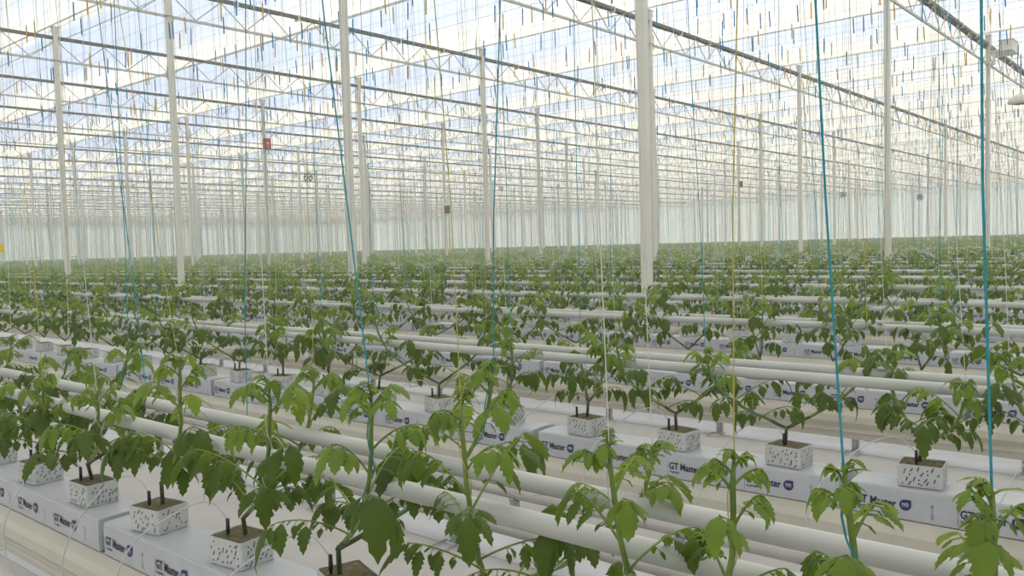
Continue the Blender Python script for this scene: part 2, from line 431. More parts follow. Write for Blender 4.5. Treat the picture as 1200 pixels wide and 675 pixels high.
def print_mesh():
    # on the front face: reading direction = -v; plane at x = -.0028
    b = MB()
    def put(v, f, y, z, mi=0, off=0):
        w = np.stack([np.full(len(v), -.0034 - off), y - v[:, 0], z + v[:, 1]], 1); b.add(w, f, mi)
    T = text_pieces('GT Master', .034, .00085); S = text_pieces('by grodan', .0095, .0003); L = text_pieces('NG', .013, .0006); A = text_pieces('this side up', .0045)
    tw = T[0][:, 0].max(); 
    T = (T[0]*np.array([.121/tw, 1, 1]), T[1])
    for q in range(4):
        y = SL - .015 - q*.294
        if y - .2 < .01 and q == 3: pass
        put(T[0], T[1], y, .036)
        put(S[0], S[1], y - .002, .0235)
        put(np.array([(-.006, .012, 0), (-.005, .012, 0), (-.005, .064, 0), (-.006, .064, 0)]), [(0, 1, 2, 3)], y, 0) if q != 9 else None
        # round seal with one square corner
        n = 20; pts = [(0, 0, 0)]
        for i in range(n+1):
            a = math.pi/2*1.0 + i*(1.5*math.pi)/n
            pts.append((.0165*math.cos(a), .0165*math.sin(a), 0))
        pts.append((.0165, .0165, 0)); pts = np.array(pts) + np.array([.146, .0475, 0])
        put(pts, [(0, i, i+1) for i in range(1, len(pts)-1)] + [(0, len(pts)-1, 1)], y, 0, 1)
        put(L[0] + np.array([.1365, .0455, 0]), L[1], y, 0, 2, .0006)
        put(np.array([(.136, .0415, 0), (.156, .0415, 0), (.156, .0425, 0), (.136, .0425, 0)]), [(0, 1, 2, 3)], y, 0, 2, .0006)
        if y - .21 > 0:
            ax = .22
            arrow = [(-.0006, .0, 0), (.0006, .0, 0), (.0006, .022, 0), (-.0006, .022, 0)]
            put(np.array(arrow) + np.array([ax, .036, 0]), [(0, 1, 2, 3)], y, 0)
            for sx in (-1, 1):
                h = [(0, .022, 0), (sx*.006, .015, 0), (sx*.006, .0165, 0), (0, .024, 0)]
                put(np.array(h) + np.array([ax, .036, 0]), [(0, 1, 2, 3)], y, 0)
            for zz in (.018, .023, .028, .033):
                put(np.array([(-.004, zz, 0), (.004, zz, 0), (.004, zz + .0012, 0), (-.004, zz+.0012, 0)]) + np.array([ax, 0, 0]), [(0, 1, 2, 3)], y, 0)
    return b.mesh('print', [M['ink'], M['logo'], M['film']], False)
film_me = slab_mesh(); print_me = print_mesh()
tp = MB(); tp.box(.004, SW-.004, SL, SL+.006, .004, .05); tp.box(.004, SW-.004, -.006, 0, .004, .05); tape_me = tp.mesh('end_seal', [M['tape']], False)

def slab_at(r, i): return R0 + r*P, SLAB_V0 + i*SLAB_P + (.0 if r < 2 else ((r*0.37) % 1.0)*SLAB_P) - (.316 if r == 1 else 0)
slabs = []
for r in range(NROW):
    if R0 + r*P > UF - 2: break
    for i in range(-2, int(VF/SLAB_P) - 1):
        u, v = slab_at(r, i)
        xs = [proj(u, v + t, EYE - .8) for t in (0, .6, 1.2)]
        d = min(x[2] for x in xs if x[2] > -5) if any(x[2] > .1 for x in xs) else None
        if d is None: continue
        if not any(-90 < x[0] < 1290 and x[2] > .1 for x in xs) and r > 0: continue
        if r == 0 and (v < -1.5 or not any(-500 < x[0] < 5200 and x[2] > .05 for x in xs)): continue
        if v + SL > VF - 2: continue
        slabs.append((max(d, .05), r, i, u, v))
slabs.sort()
ZS = EYE - .8568
root = tag(bpy.data.objects.new('growing_slab', None), 'x', 'growing slab'); col.objects.link(root)
link('film', film_me, root); link('print', print_me, root); link('end_seal', tape_me, root)
sk = kids_of(root)
ind = slabs[:300]
byrow = {}
for s in ind: byrow.setdefault(s[1], []).append(s)
first = True
for r, L in sorted(byrow.items()):
    L.sort(key=lambda s: s[2])
    n = len(L)
    for q, (d, rr, i, u, v) in enumerate(L):
        o = root if first else copy_tree(root, sk)
        first = False
        o.location = (u, v + .0175, ZS)
        if r < 3:
            o['label'] = 'white printed growing slab, %s from the near right end of the %s' % (ordw(q), row_label(r)); o['group'] = 'printed white slabs of the %s' % row_label(r)
        else:
            o['label'] = 'white printed growing slab in the gutter of the %s' % row_label(r); o['group'] = 'printed white slabs of the %s' % row_label(r)
# the rest beyond three hundred
def bulk(name, V, Fc, mi, mats, label, cat, smooth=False):
    me = bpy.data.meshes.new(name)
    nv, nf = len(V), len(Fc)
    k = Fc.shape[1]
    me.vertices.add(nv); me.vertices.foreach_set('co', V.astype(np.float32).ravel())
    me.loops.add(nf*k); me.loops.foreach_set('vertex_index', Fc.astype(np.int32).ravel())
    me.polygons.add(nf); me.polygons.foreach_set('loop_start', np.arange(0, nf*k, k, dtype=np.int32))
    for m in mats: me.materials.append(m)
    me.polygons.foreach_set('material_index', mi.astype(np.int32))
    if smooth: me.polygons.foreach_set('use_smooth', np.ones(nf, bool))
    me.update(calc_edges=True)
    return tag(link(name, me), label, cat, None, 'stuff')
def tile(tv, tf, locs, rot=None, scl=None):
    n = len(locs); nv = len(tv)
    V = np.repeat(tv[None], n, 0)
    if scl is not None: V = V*scl[:, None, None]
    if rot is not None:
        c, s = np.cos(rot)[:, None], np.sin(rot)[:, None]
        V = np.stack([V[..., 0]*c - V[..., 1]*s, V[..., 0]*s + V[..., 1]*c, V[..., 2]], -1)
    V = V + locs[:, None, :]
    Fc = tf[None] + (np.arange(n)*nv)[:, None, None]
    return V.reshape(-1, 3), Fc.reshape(-1, tf.shape[1])
BV = np.array([(x, y, z) for x in (0, SW) for y in (0, SL) for z in (0, SH)], float)
BF = np.array([(0, 1, 3, 2), (4, 6, 7, 5), (0, 4, 5, 1), (2, 3, 7, 6), (0, 2, 6, 4), (1, 5, 7, 3)])
far = slabs[300:]
if far:
    V, Fc = tile(BV, BF, np.array([(u, v + .0175, ZS) for d, r, i, u, v in far]))
    bulk('growing_slabs', V, Fc, np.zeros(len(Fc)), [M['film']], 'white growing slabs lined up in the gutters of the distant rows', 'growing slabs')

# ------------------------------------------------------------------ tomato plants
def leaflet(L, W, ns, cross, r, droop=.35, fold=.25):
    """grid of verts: along +x, droops towards -z, folded along the midrib, toothed edge"""
    t = np.linspace(0, 1, ns)
    w = W*.5*np.sin(np.pi*np.clip(t, 0, 1)**.72)**.8
    w[0] = W*.04; w[-1] = W*.01
    vs = []
    cy = {3: (-1, 0, 1), 5: (-1, -.5, 0, .5, 1)}[cross]
    tw = (r.rand()-.5)*.6
    for i in range(ns):
        for c in cy:
            ww = w[i]
            if abs(c) == 1 and 0 < i < ns-1: ww *= (1.13 if i % 2 else .86) * (1.12 if t[i] < .35 and i % 2 else 1) * (1 + .12*(r.rand()-.5))
            x = t[i]*L + (0.05*L if abs(c) == 1 and i % 2 else 0)
            if i == ns-1: x = L
            z = -droop*L*t[i]**2 - fold*abs(c)*ww*.9*(1-.3*t[i]) + (.10*ww*(abs(c) == .5))
            vs.append((x*(1-.18*t[i]*droop), c*ww, z + tw*c*ww*t[i] + (r.rand()-.5)*.03*W))
    n = len(cy)
    f = [(i*n + k, (i+1)*n + k, (i+1)*n + k+1, i*n + k+1) for i in range(ns-1) for k in range(n-1)]
    return np.array(vs), f
def frame(d, up=(0, 0, 1)):
    d = np.array(d, float); d /= np.linalg.norm(d); up = np.array(up, float)
    y = np.cross(up, d); 
    if np.linalg.norm(y) < 1e-3: y = np.array([0, 1., 0])
    y /= np.linalg.norm(y); z = np.cross(d, y)
    return np.stack([d, y, z], 1)
def leaf(b, base, az, length, elev, r, lod, mi, size=1.0):
    """compound leaf: arching rachis with paired leaflets"""
    h = np.array([math.cos(az), math.sin(az), 0.]); ts = np.linspace(0, 1, 8 if lod == 0 else 4)
    def pt(t):
        a = elev
        return base + h*length*(t*math.cos(a)*(1-.12*t*t)) + np.array([0, 0, 1.])*length*(math.sin(a)*t - (.50 + .15*math.sin(az*7))*t*t*.75)
    if lod < 2: b.tube([pt(t) for t in ts], np.linspace(.0022, .0009, len(ts))*(1 if lod == 0 else 1.2), 6 if lod == 0 else 3, False, 0)
    if lod == 0: specs = [(.30, .34), (.47, .70), (.60, .28), (.75, .80), (.90, .40), (1, 1.15)]
    elif lod == 1: specs = [(.42, .70), (.72, .90), (1, 1.15)]
    elif lod == 2: specs = [(.45, .8), (.75, .95), (1, 1.2)]
    else: specs = [(.6, 1.25), (1, 1.35)]
    for t, s in specs:
        p = pt(min(t, .995)); d = pt(min(t + .02, 1.015)) - p; d /= np.linalg.norm(d)
        sides = (0,) if t == 1 else ((-1, 1))
        for sd in sides:
            sideh = np.cross([0, 0, 1.], h)
            dd = d*(.7 if sd else 1) + sideh*sd*(1.2 if sd else 0) + np.array([0, 0, -.35 - .65*r.rand()])
            dd /= np.linalg.norm(dd)
            L = .066*s*size*(.85 + .3*r.rand()); W = L*(.50 + .12*r.rand())
            if lod == 0: lv, lf = leaflet(L, W, 12, 5, r, .45 + .45*r.rand(), .3 + .35*r.rand())
            elif lod == 1: lv, lf = leaflet(L, W, 6, 3, r, .45 + .4*r.rand(), .4)
            else:
                lv = np.array([(0, 0, 0), (L*.45, -W*.5, -.02*L), (L, 0, -.35*L), (L*.45, W*.5, -.02*L)]); lf = [(0, 1, 2, 3)]
            R = frame(dd)
            pet = p + dd*(.016*size if lod == 0 else .004)*(1 if sd else .2)
            if lod == 0 and sd: b.tube([p, pet + dd*.004], [.0010, .0008], 4, False, 0)
            b.add(lv @ R.T + pet, lf, mi)
def stem_curve(base, split, head, n=12):
    # from the block upwards, then out to one side, then vertical to the head
    P0 = np.array(base); P1 = np.array(split); P3 = np.array(head)
    mid = np.array([P1[0]*.25 + P3[0]*.75, P1[1]*.2 + P3[1]*.8, P1[2] + (P3[2]-P1[2])*.42])
    t = np.linspace(0, 1, n)[:, None]
    c1 = P1 + (mid - P1)*.75; 
    return (1-t)**3*P1 + 3*(1-t)**2*t*c1 + 3*(1-t)*t*t*(np.array([P3[0], P3[1], mid[2]])*.7 + mid*.3) + t**3*P3
def block_mb(r, detail):
    b = MB(); a, d, h = .058, .048, .066
    b.ext([(-a, 0), (a, 0), (a, h), (-a, h)], (-d, d))
    v = b.v[0]; 
    b.m = [0]*len(b.f)
    # wool top with a rim
    t = MB()
    return b
def make_block(seed, detail):
    r = np.random.RandomState(seed); b = MB()
    a, d, h = .050, .062, .066
    # wrapper: rounded box shell
    c = .006
    ring = []
    for (sx, sy) in ((-1, -1), (1, -1), (1, 1), (-1, 1)):
        for q in range(3):
            an = {(-1, -1): math.pi, (1, -1): 1.5*math.pi, (1, 1): 0, (-1, 1): .5*math.pi}[(sx, sy)] + q*math.pi/4
            ring.append((sx*(a-c) + c*math.cos(an), sy*(d-c) + c*math.sin(an)))
    n = len(ring)
    vs = []
    for z, s in ((0, .97), (.01, 1.0), (h*.5, 1.01), (h, 1.0), (h, .955), (h-.004, .95)):
        vs += [(x*s, y*s, z) for x, y in ring]
    f = [(i*n + k, i*n + (k+1) % n, (i+1)*n + (k+1) % n, (i+1)*n + k) for i in range(5) for k in range(n)]
    b.add(vs, f, 0)
    b.add([(x, y, 0) for x, y in ring], [tuple(range(n))[::-1]], 0)
    # wool: bumpy top
    g = 7 if detail else 3; xs = np.linspace(-a*.95, a*.95, g); ys = np.linspace(-d*.95, d*.95, g)
    tv = [(x, y, h - .003 + (r.rand()-.4)*.005) for x in xs for y in ys]
    b.add(tv, [(i*g + j, (i+1)*g + j, (i+1)*g + j+1, i*g + j+1) for i in range(g-1) for j in range(g-1)], 1)
    # printed dashes and dots
    for face in range(4):
        half = d if face % 2 == 0 else a
        off = (a if face % 2 == 0 else d)*1.01 + .0006
        cnt = 0
        for ix in range(6 if detail else 4):
            for iz in range(4):
                s = -half*.8 + (ix + .5*(iz % 2) + .7*r.rand())*half*1.7/(6 if detail else 4); z = .008 + iz*.014 + r.rand()*.008
                if r.rand() < .15: continue
                if abs(s) > half*.86: continue
                cnt += 1
                if (ix + iz) % 3 == 0:
                    pts = [(s + .0024*math.cos(k*math.pi/4), z + .0024*math.sin(k*math.pi/4)) for k in range(8)]
                else:
                    L, W = .003 + .005*r.rand(), .0014; an = .8 + .5*r.rand()
                    pts = [(s + x*math.cos(an) - y*math.sin(an), z + x*math.sin(an) + y*math.cos(an)) for x, y in ((-L, -W), (L, -W), (L, W), (-L, W))]
                    pts = [(x, min(max(zz, .002), h-.002)) for x, zz in pts]
                if face == 0: q = [(off, x, zz) for x, zz in pts]
                elif face == 2: q = [(-off, -x, zz) for x, zz in pts]
                elif face == 1: q = [(-x, off, zz) for x, zz in pts]
                else: q = [(x, -off, zz) for x, zz in pts]
                b.add(q, [tuple(range(len(q)))], 2)
    return b
def plant_geo(seed, heads, lod, ls=1.0):
    """returns stems [MB], leaves [[MB]] in plant coordinates; origin = slab top centre under the block"""
    r = np.random.RandomState(seed)
    h0 = .064
    stems, leaves = [], []
    base = np.array([(r.rand()-.5)*.03, (r.rand()-.5)*.03, h0])
    split = base + np.array([(r.rand()-.5)*.02, (r.rand()-.5)*.02, .035 + .03*r.rand()])
    for hi, hd in enumerate(heads):
        n = {0: 18, 1: 9, 2: 5, 3: 3}[lod]
        c = stem_curve(base, split, hd, n)
        wob = {0: .003, 1: .003, 2: 0, 3: 0}[lod]
        c[1:-1] += (r.rand(n-2, 3)-.5)*wob
        if lod == 0: c = np.concatenate([[base + (0, 0, -.004)], c]) if hi == 0 else c
        rad = np.linspace(.0056, .0036, len(c)); rad[-1] = .002
        b = MB(); b.tube(c, rad*(1 if lod < 2 else 1.3), {0: 10, 1: 5, 2: 3, 3: 3}[lod], lod == 0)
        k = int(len(b.f)*.17); b.m = [1]*k + [0]*(len(b.f)-k)
        stems.append(b)
        lv = []
        nl = {0: 9, 1: 10, 2: 9, 3: 6}[lod]
        az = r.rand()*6.28
        seg = np.linalg.norm(np.diff(c, axis=0), axis=1); cum = np.concatenate([[0], np.cumsum(seg)]); tot = cum[-1]
        for q in range(nl):
            t = .22 + .76*(q + .3*r.rand())/nl
            p = np.array([np.interp(t*tot, cum, c[:, k]) for k in range(3)])
            az += 2.4 + (r.rand()-.5)*.7
            f = 1 - abs(t - .55)*.7
            ln = (.225 + .06*r.rand())*f
            young = 1.0
            if t > .62: young = 1 - (t-.62)*1.6; ln *= young
            el = .50 + .55*t + (r.rand()-.5)*.3
            lb = MB(); leaf(lb, p, az, ln*ls, el, r, lod, 2 if t > (.70 if lod < 2 else .5) else 1, ls*(.78 + .34*f)*(.35 + .65*young)*(.95 if lod == 0 else .88))
            lv.append(lb)
        # growing tip: small upright leaflets
        lb = MB()
        if lod == 0:
            for q in range(4):
                leaf(lb, np.array(c[-1]) - np.array([0, 0, .004 + .010*q]), q*2.3 + 6*r.rand(), (.045 + .016*q)*ls, 1.25 - .14*q, r, 0, 2, (.36 + .07*q)*ls)
        for q in range({0: 3, 1: 4, 2: 2, 3: 1}[lod]):
            a2 = q*2.1 + r.rand()
            d = np.array([math.cos(a2)*.5, math.sin(a2)*.5, 1.3 - .16*q])
            L = (.022 + .006*q)*(.5 + .5*ls)
            if lod == 0: a_, f_ = leaflet(L, L*.42, 8, 5, r, .9, .6)
            elif lod == 1: a_, f_ = leaflet(L, L*.5, 5, 3, r, .5, .4)
            else: a_, f_ = np.array([(0, 0, 0), (L*.45, -L*.3, 0), (L, 0, -.2*L), (L*.45, L*.3, 0)]), [(0, 1, 2, 3)]
            lb.add(a_ @ frame(d).T + np.array(c[-1]) - np.array([0, 0, .004]), f_, 2)
        lv.append(lb); leaves.append(lv)
    return stems, leaves, split
SM = [M['stem'], M['stemold']]; LM = [M['stem'], M['leaf'], M['leafy']]; BM = [M['wrap'], M['wool'], M['black']]

ZB = EYE - .757       # slab top
BO = [.207, .62, 1.033]
plants = []
for r in range(NROW):
    if R0 + r*P > UF - 2: break
    for i in range(-2, int(VF/SLAB_P) - 1):
        u, v = slab_at(r, i)
        for o in BO:
            bu, bv = u + .072, v + o
            X, Y, d = proj(bu, bv, EYE - .45)
            if r == 0:
                if bv < -.35 or X < -120 or d < .1: continue
            elif not (-110 < X < 1310) or d < .3: continue
            if bv > VF - 2: continue
            plants.append((d, r, bu, bv))
plants.sort()
# the two heads of the plants of the first row, read where their stems end: (x, y, depth of the stem row u)
H0 = [(20, 438, .94), (50, 445, .97), (80, 412, 1.27), (114, 462, .95), (150, 408, 1.26), (172, 462, 1.22), (214, 425, .95), (290, 500, 1.24),
      (315, 452, .93), (368, 440, 1.24), (435, 462, .93), (578, 432, 1.26), (540, 468, .92), (714, 518, .92), (765, 528, 1.22), (860, 536, .95),
      (990, 552, .93), (1163, 575, .93), (1290, 600, 1.2), (1400, 640, .95)]
heads0 = []
for x, y, u in H0:
    v, z = at_u(x, y, u); heads0.append([u, v, z])
heads0.sort(key=lambda h: h[1])
p0 = sorted([p for p in plants if p[1] == 0], key=lambda p: p[3])
assign = {}
hh = list(heads0)
for p in p0:
    take = hh[:2]; hh = hh[2:]
    assign[p[3]] = take
LATE = []    # strings: (head position, colour)
def gen_heads(r, rr):
    s = 1 if rr.rand() < .5 else -1
    return [np.array([-.145 - .05*rr.rand(), s*(.12 + .12*rr.rand()), .335 + .12*rr.rand()]), np.array([.145 + .05*rr.rand(), -s*(.08 + .14*rr.rand()), .33 + .12*rr.rand()])]
COLS = ['cyan', 'yellow', 'white']
def pick_col(rr):
    x = rr.rand(); return 'cyan' if x < .42 else ('yellow' if x < .75 else 'white')
heads_world = []
ind = plants[:300]; rest = plants[300:]
near = [p for p in ind if p[1] == 0 or (p[1] == 1 and p[3] < 5.4)]
others = [p for p in ind if p not in near]
pcount = {}
for p in sorted(near, key=lambda p: (p[1], p[3])):
    d, r, bu, bv = p; q = pcount.get(r, 0); pcount[r] = q + 1
    seed = int(1000 + r*100 + q); rr = np.random.RandomState(seed)
    if r == 0 and len(assign.get(bv, [])) == 2:
        hs = [np.array([h[0] - bu, h[1] - bv, h[2] - ZB]) for h in assign[bv]]
        for h in hs:
            if abs(h[1]) > .45: h[1] = math.copysign(.45, h[1])
    else: hs = gen_heads(r, rr)
    o = tag(bpy.data.objects.new('tomato_plant', None), 'young tomato plant, %s from the near right end of the %s' % (ordw(q), row_label(r)), 'tomato plant',
            'young tomato plants of the %s' % row_label(r))
    col.objects.link(o); o.location = (bu, bv, ZB)
    bl = link('rockwool_block', make_block(seed, True).mesh('rockwool_block', BM, False), o)
    ang = (rr.rand()-.5)*.7; bl.rotation_euler = (0, 0, ang); 
    stems, leaves, split = plant_geo(seed, hs, 0, .66 if r == 0 and bv < .75 else .85 if r == 0 and bv < 1.2 else 1.0 if r == 0 else .88)
    for s, lv in zip(stems, leaves):
        so = link('stem', s.mesh('stem', SM), o)
        for l in lv[:-1]: link('leaf', l.mesh('leaf', LM), so)
        link('growing_tip', lv[-1].mesh('growing_tip', LM), so)
    for h in hs: heads_world.append((bu + h[0], bv + h[1], ZB + h[2], r, d, q, 'near', (bu, bv, ZB, split)))
# instanced variants
NV = 10
vroots = []
for i in range(NV):
    rr = np.random.RandomState(300 + i); hs = gen_heads(1, rr)
    stems, leaves, split = plant_geo(300 + i, hs, 1)
    parts = [('rockwool_block', make_block(300 + i, False).mesh('rockwool_block', BM, False))]
    fol = []
    for s, lv in zip(stems, leaves):
        parts.append(('stem', s.mesh('stem', SM)))
        b = MB()
        for l in lv: b.merge(l)
        fol.append(b.mesh('foliage', LM))
    vroots.append((parts, fol, hs))
for p in sorted(others, key=lambda p: (p[1], p[3])):
    d, r, bu, bv = p; rr = np.random.RandomState(int(r*1000 + bv*10) % 100000)
    parts, fol, hs = vroots[rr.randint(NV)]
    o = tag(bpy.data.objects.new('tomato_plant', None), 'young tomato plant among its look-alikes in the %s' % row_label(r) + (', beyond the near stretch' if r == 1 else ''), 'tomato plant',
            'young tomato plants of the %s' % row_label(r))
    col.objects.link(o); rz = math.pi if rr.rand() < .5 else 0; rz += (rr.rand()-.5)*.3
    s = .92 + .2*rr.rand()
    o.location = (bu, bv, ZB); o.rotation_euler = (0, 0, rz); o.scale = (1, 1, s)
    link('rockwool_block', parts[0][1], o, (0, 0, 0)).scale = (1, 1, 1/s)
    for (nm, me), fm in zip(parts[1:], fol):
        so = link(nm, me, o); link('foliage', fm, so)
    c, sn = math.cos(rz), math.sin(rz)
    for h in hs: heads_world.append((bu + h[0]*c - h[1]*sn, bv + h[0]*sn + h[1]*c, ZB + h[2]*s, r, d, 0, 'mid', None))
# the rest of the plants, in two levels of detail
def joined(seed, lod):
    rr = np.random.RandomState(seed); hs = gen_heads(1, rr); stems, leaves, sp = plant_geo(seed, hs, lod)
    b = MB()
    for s in stems: b.merge(s)
    for i in range(len(b.m)): b.m[i] = 0
    for lv in leaves:
        for l in lv: b.merge(l)
    a, dd, h = .05, .06, .066
    b.box(-a, a, -dd, dd, 0, h, 3)
    b.m[-1] = 4
    V = np.concatenate(b.v); Fq = np.array([q if len(q) == 4 else (q[0], q[1], q[2], q[2]) for q in b.f if len(q) in (3, 4)])
    mi = np.array([m for q, m in zip(b.f, b.m) if len(q) in (3, 4)])
    return V, Fq, mi, hs
for lod, sel, nm, lab in ((2, [p for p in rest if p[0] < 34], 'tomato_plants', 'young tomato plants filling the middle rows behind the near ones'),
                          (3, [p for p in rest if p[0] >= 34], 'tomato_plants', 'young tomato plants filling the far rows up to the end walls')):
    VV, FF, MI = [], [], []; off = 0
    vs = [joined(500 + lod*20 + i, lod) for i in range(6)]
    ch = nr.randint(0, 6, len(sel))
    for i in range(6):
        ps = [p for p, c in zip(sel, ch) if c == i]
        if not ps: continue
        V, Fq, mi, hs = vs[i]
        rot = np.where(nr.rand(len(ps)) < .5, math.pi, 0) + (nr.rand(len(ps))-.5)*.4; sc_ = .93 + .18*nr.rand(len(ps))
        a, f = tile(V, Fq, np.array([(p[2], p[3], ZB) for p in ps]), rot, sc_)
        VV.append(a); FF.append(f + off); off += len(a); MI.append(np.tile(mi, len(ps)))
        for p, ro, s in zip(ps, rot, sc_):
            for h in hs:
                if lod == 3 and nr.rand() < .35: continue
                c, sn = math.cos(ro), math.sin(ro)
                heads_world.append((p[2] + (h[0]*c - h[1]*sn)*s, p[3] + (h[0]*sn + h[1]*c)*s, ZB + h[2]*s, p[1], p[0], 0, 'far', None))
    if VV: bulk(nm, np.concatenate(VV), np.concatenate(FF), np.concatenate(MI), LM + [M['wrap'], M['wool']], lab, 'tomato plants')

# ------------------------------------------------------------------ twine from the crop wires to the heads
HS = ZW - (EYE - .33)
def twine_mb(seed, r=.0019, n=14):
    rr = np.random.RandomState(seed); t = np.linspace(0, 1, n)
    x = np.cumsum((rr.rand(n)-.5)*.012); y = np.cumsum((rr.rand(n)-.5)*.012)
    x -= np.linspace(x[0], x[-1], n); y -= np.linspace(y[0], y[-1], n)
    b = MB(); b.tube(np.stack([x, y, t*HS], 1), r, 5, False); return b
def spool_mb():
    b = MB(); z = HS
    b.tube([(0, 0, z-.30), (0, 0, z-.27), (0, 0, z-.05), (0, 0, z-.03)], [.004, .013, .013, .004], 7)
    return b
def hook_mb():
    b = MB(); z = HS
    b.tube([(0, 0, z-.30), (0, 0, z-.03), (.0, 0, z+.004), (0.008, 0, z+.006), (.012, 0, z-.002)], .0016, 4)
    return b
TR = {'cyan': .0014, 'yellow': .0009, 'white': .0009}
tw = {c: [twine_mb(40+i, TR[c]).mesh('twine', [M[c]]) for i in range(3)] for c in COLS}
spool = {'cyan': spool_mb().mesh('spool', [M['blue']]), 'yellow': spool_mb().mesh('spool', [M['gold']]), 'white': spool_mb().mesh('spool', [M['white']])}
hook_me = hook_mb().mesh('hook', [M['wire']])
FIXC = {(435, 462): 'cyan', (990, 552): 'cyan', (1163, 575): 'cyan', (540, 468): 'yellow', (860, 536): 'yellow', (214, 425): 'yellow', (50, 445): 'yellow', (714, 518): 'white',
        (578, 432): 'cyan', (172, 462): 'cyan', (315, 452): 'white', (765, 528): 'white', (290, 500): 'cyan', (368, 440): 'yellow', (114, 462): 'white', (20, 438): 'cyan'}
TOPX = {(435, 462): 379, (990, 552): 959, (1163, 575): 1154, (540, 468): 506, (860, 536): 868, (214, 425): 141, (50, 445): 4, (714, 518): 700,
        (578, 432): 588, (172, 462): 111, (315, 452): 300, (765, 528): 745, (290, 500): 290, (368, 440): 352, (114, 462): 64, (20, 438): -30}
fix = []
for x, y, u in H0:
    v, z = at_u(x, y, u)
    if (x, y) in FIXC:
        vt, zt = at_u(TOPX[x, y], 0, u); fix.append((u, v, z, FIXC[x, y], vt + (vt-v)*(ZW-zt)/(zt-z)))
heads_world.sort(key=lambda h: h[4])
far_s = []; ns = 0; nlab = {}
for (x, y, z, r, d, q, kind, extra) in heads_world:
    rr = np.random.RandomState(abs(int(x*977 + y*1313)) % 99991)
    c = pick_col(rr); vtop = None
    if kind == 'near' and r == 0:
        best = min(fix, key=lambda f: (f[0]-x)**2 + (f[1]-y)**2)
        if (best[0]-x)**2 + (best[1]-y)**2 < .003: c = best[3]; vtop = best[4]
    row_u = R0 + r*P
    wu = row_u - .14 if x < row_u + .07 else row_u + .32
    top = np.array([wu, y + (rr.rand()-.35)*.5*(1.0 if r else .55), ZW]); bot = np.array([x, y, z - .02])
    if vtop is not None: top = np.array([x, vtop, ZW])
    if ns < 300:
        o = tag(bpy.data.objects.new('training_string', None), None, 'string'); col.objects.link(o)
        word = {'cyan': 'cyan', 'yellow': 'yellow', 'white': 'white'}[c]
        if r == 0:
            k = nlab.get((r, c), 0); nlab[r, c] = k + 1
            o['label'] = '%s string rising from the nearest row, %s %s one from its near right end' % (word, ordw(k), word)
        else: o['label'] = 'thin %s string tied above the plants of the %s' % (word, row_label(r))
        o['group'] = '%s strings of the %s' % (word, row_label(r))
        dv = top - bot; L = np.linalg.norm(dv)
        o.location = bot; o.rotation_mode = 'QUATERNION'; o.rotation_quaternion = Vector(dv).to_track_quat('Z', 'Y')
        k = 1.0 if d > 2.2 else 1.0
        o.scale = (1, 1, L/HS)
        link('twine', tw[c][rr.randint(3)], o)
        if c != 'white' and rr.rand() < .9: link('spool', spool[c], o)
        link('hook', hook_me, o)
        if kind == 'near':
            bu, bv, bz, sp = extra
            s2 = np.array([bu, bv, bz]) + sp
            # lower part wound down to the base of the stem
            n = 26; tt_ = np.linspace(0, 1, n)
            cpts = stem_curve((0, 0, 0), s2, (x, y, z), n)[::-1]
            ww = np.stack([np.cos(tt_*22)*.0075, np.sin(tt_*22)*.0075, np.zeros(n)], 1)
            pts = cpts + ww; pts[0] = bot
            b = MB(); Rm = np.array(o.rotation_quaternion.to_matrix())
            loc = (pts - bot) @ Rm; loc[:, 2] /= L/HS
            b.tube(loc, TR[c], 5, False); link('wound_end', b.mesh('wound_end', [M[c]]), o)
        ns += 1
    else: far_s.append((bot, top, c, rr.rand(), d))
if far_s:
    B = np.array([f[0] for f in far_s]); T = np.array([f[1] for f in far_s]); n = len(B)
    cid = np.array([{'cyan': 0, 'yellow': 1, 'white': 2}[f[2]] for f in far_s]); rn = np.array([f[3] for f in far_s])
    rad = .0012
    ring = np.array([(math.cos(a)*rad, math.sin(a)*rad, 0) for a in (0, 2.09, 4.19)])
    V = np.concatenate([B[:, None] + ring, T[:, None] + ring], 1).reshape(-1, 3)
    fq = np.array([(0, 1, 4, 3), (1, 2, 5, 4), (2, 0, 3, 5)])
    Fc = (fq[None] + (np.arange(n)*6)[:, None, None]).reshape(-1, 4); mi = np.repeat(cid, 3)
    s = (rn < .85) & (cid != 2); Bs = T[s] + (B[s] - T[s])*(.30/4.2); Ts = T[s] + (B[s]-T[s])*(.03/4.2)
    ring2 = ring*(.0125/rad)
    V2 = np.concatenate([Bs[:, None] + ring2, Ts[:, None] + ring2], 1).reshape(-1, 3)
    F2 = (fq[None] + (np.arange(s.sum())*6)[:, None, None]).reshape(-1, 4) + len(V); m2 = np.repeat(np.where(cid[s] == 0, 3, np.where(cid[s] == 1, 4, 2)), 3)
    bulk('training_strings', np.concatenate([V, V2]), np.concatenate([Fc, F2]), np.concatenate([mi, m2]), [M['cyan'], M['yellow'], M['white'], M['blue'], M['gold']],
         'strings with coloured spools hanging over the distant rows', 'strings')

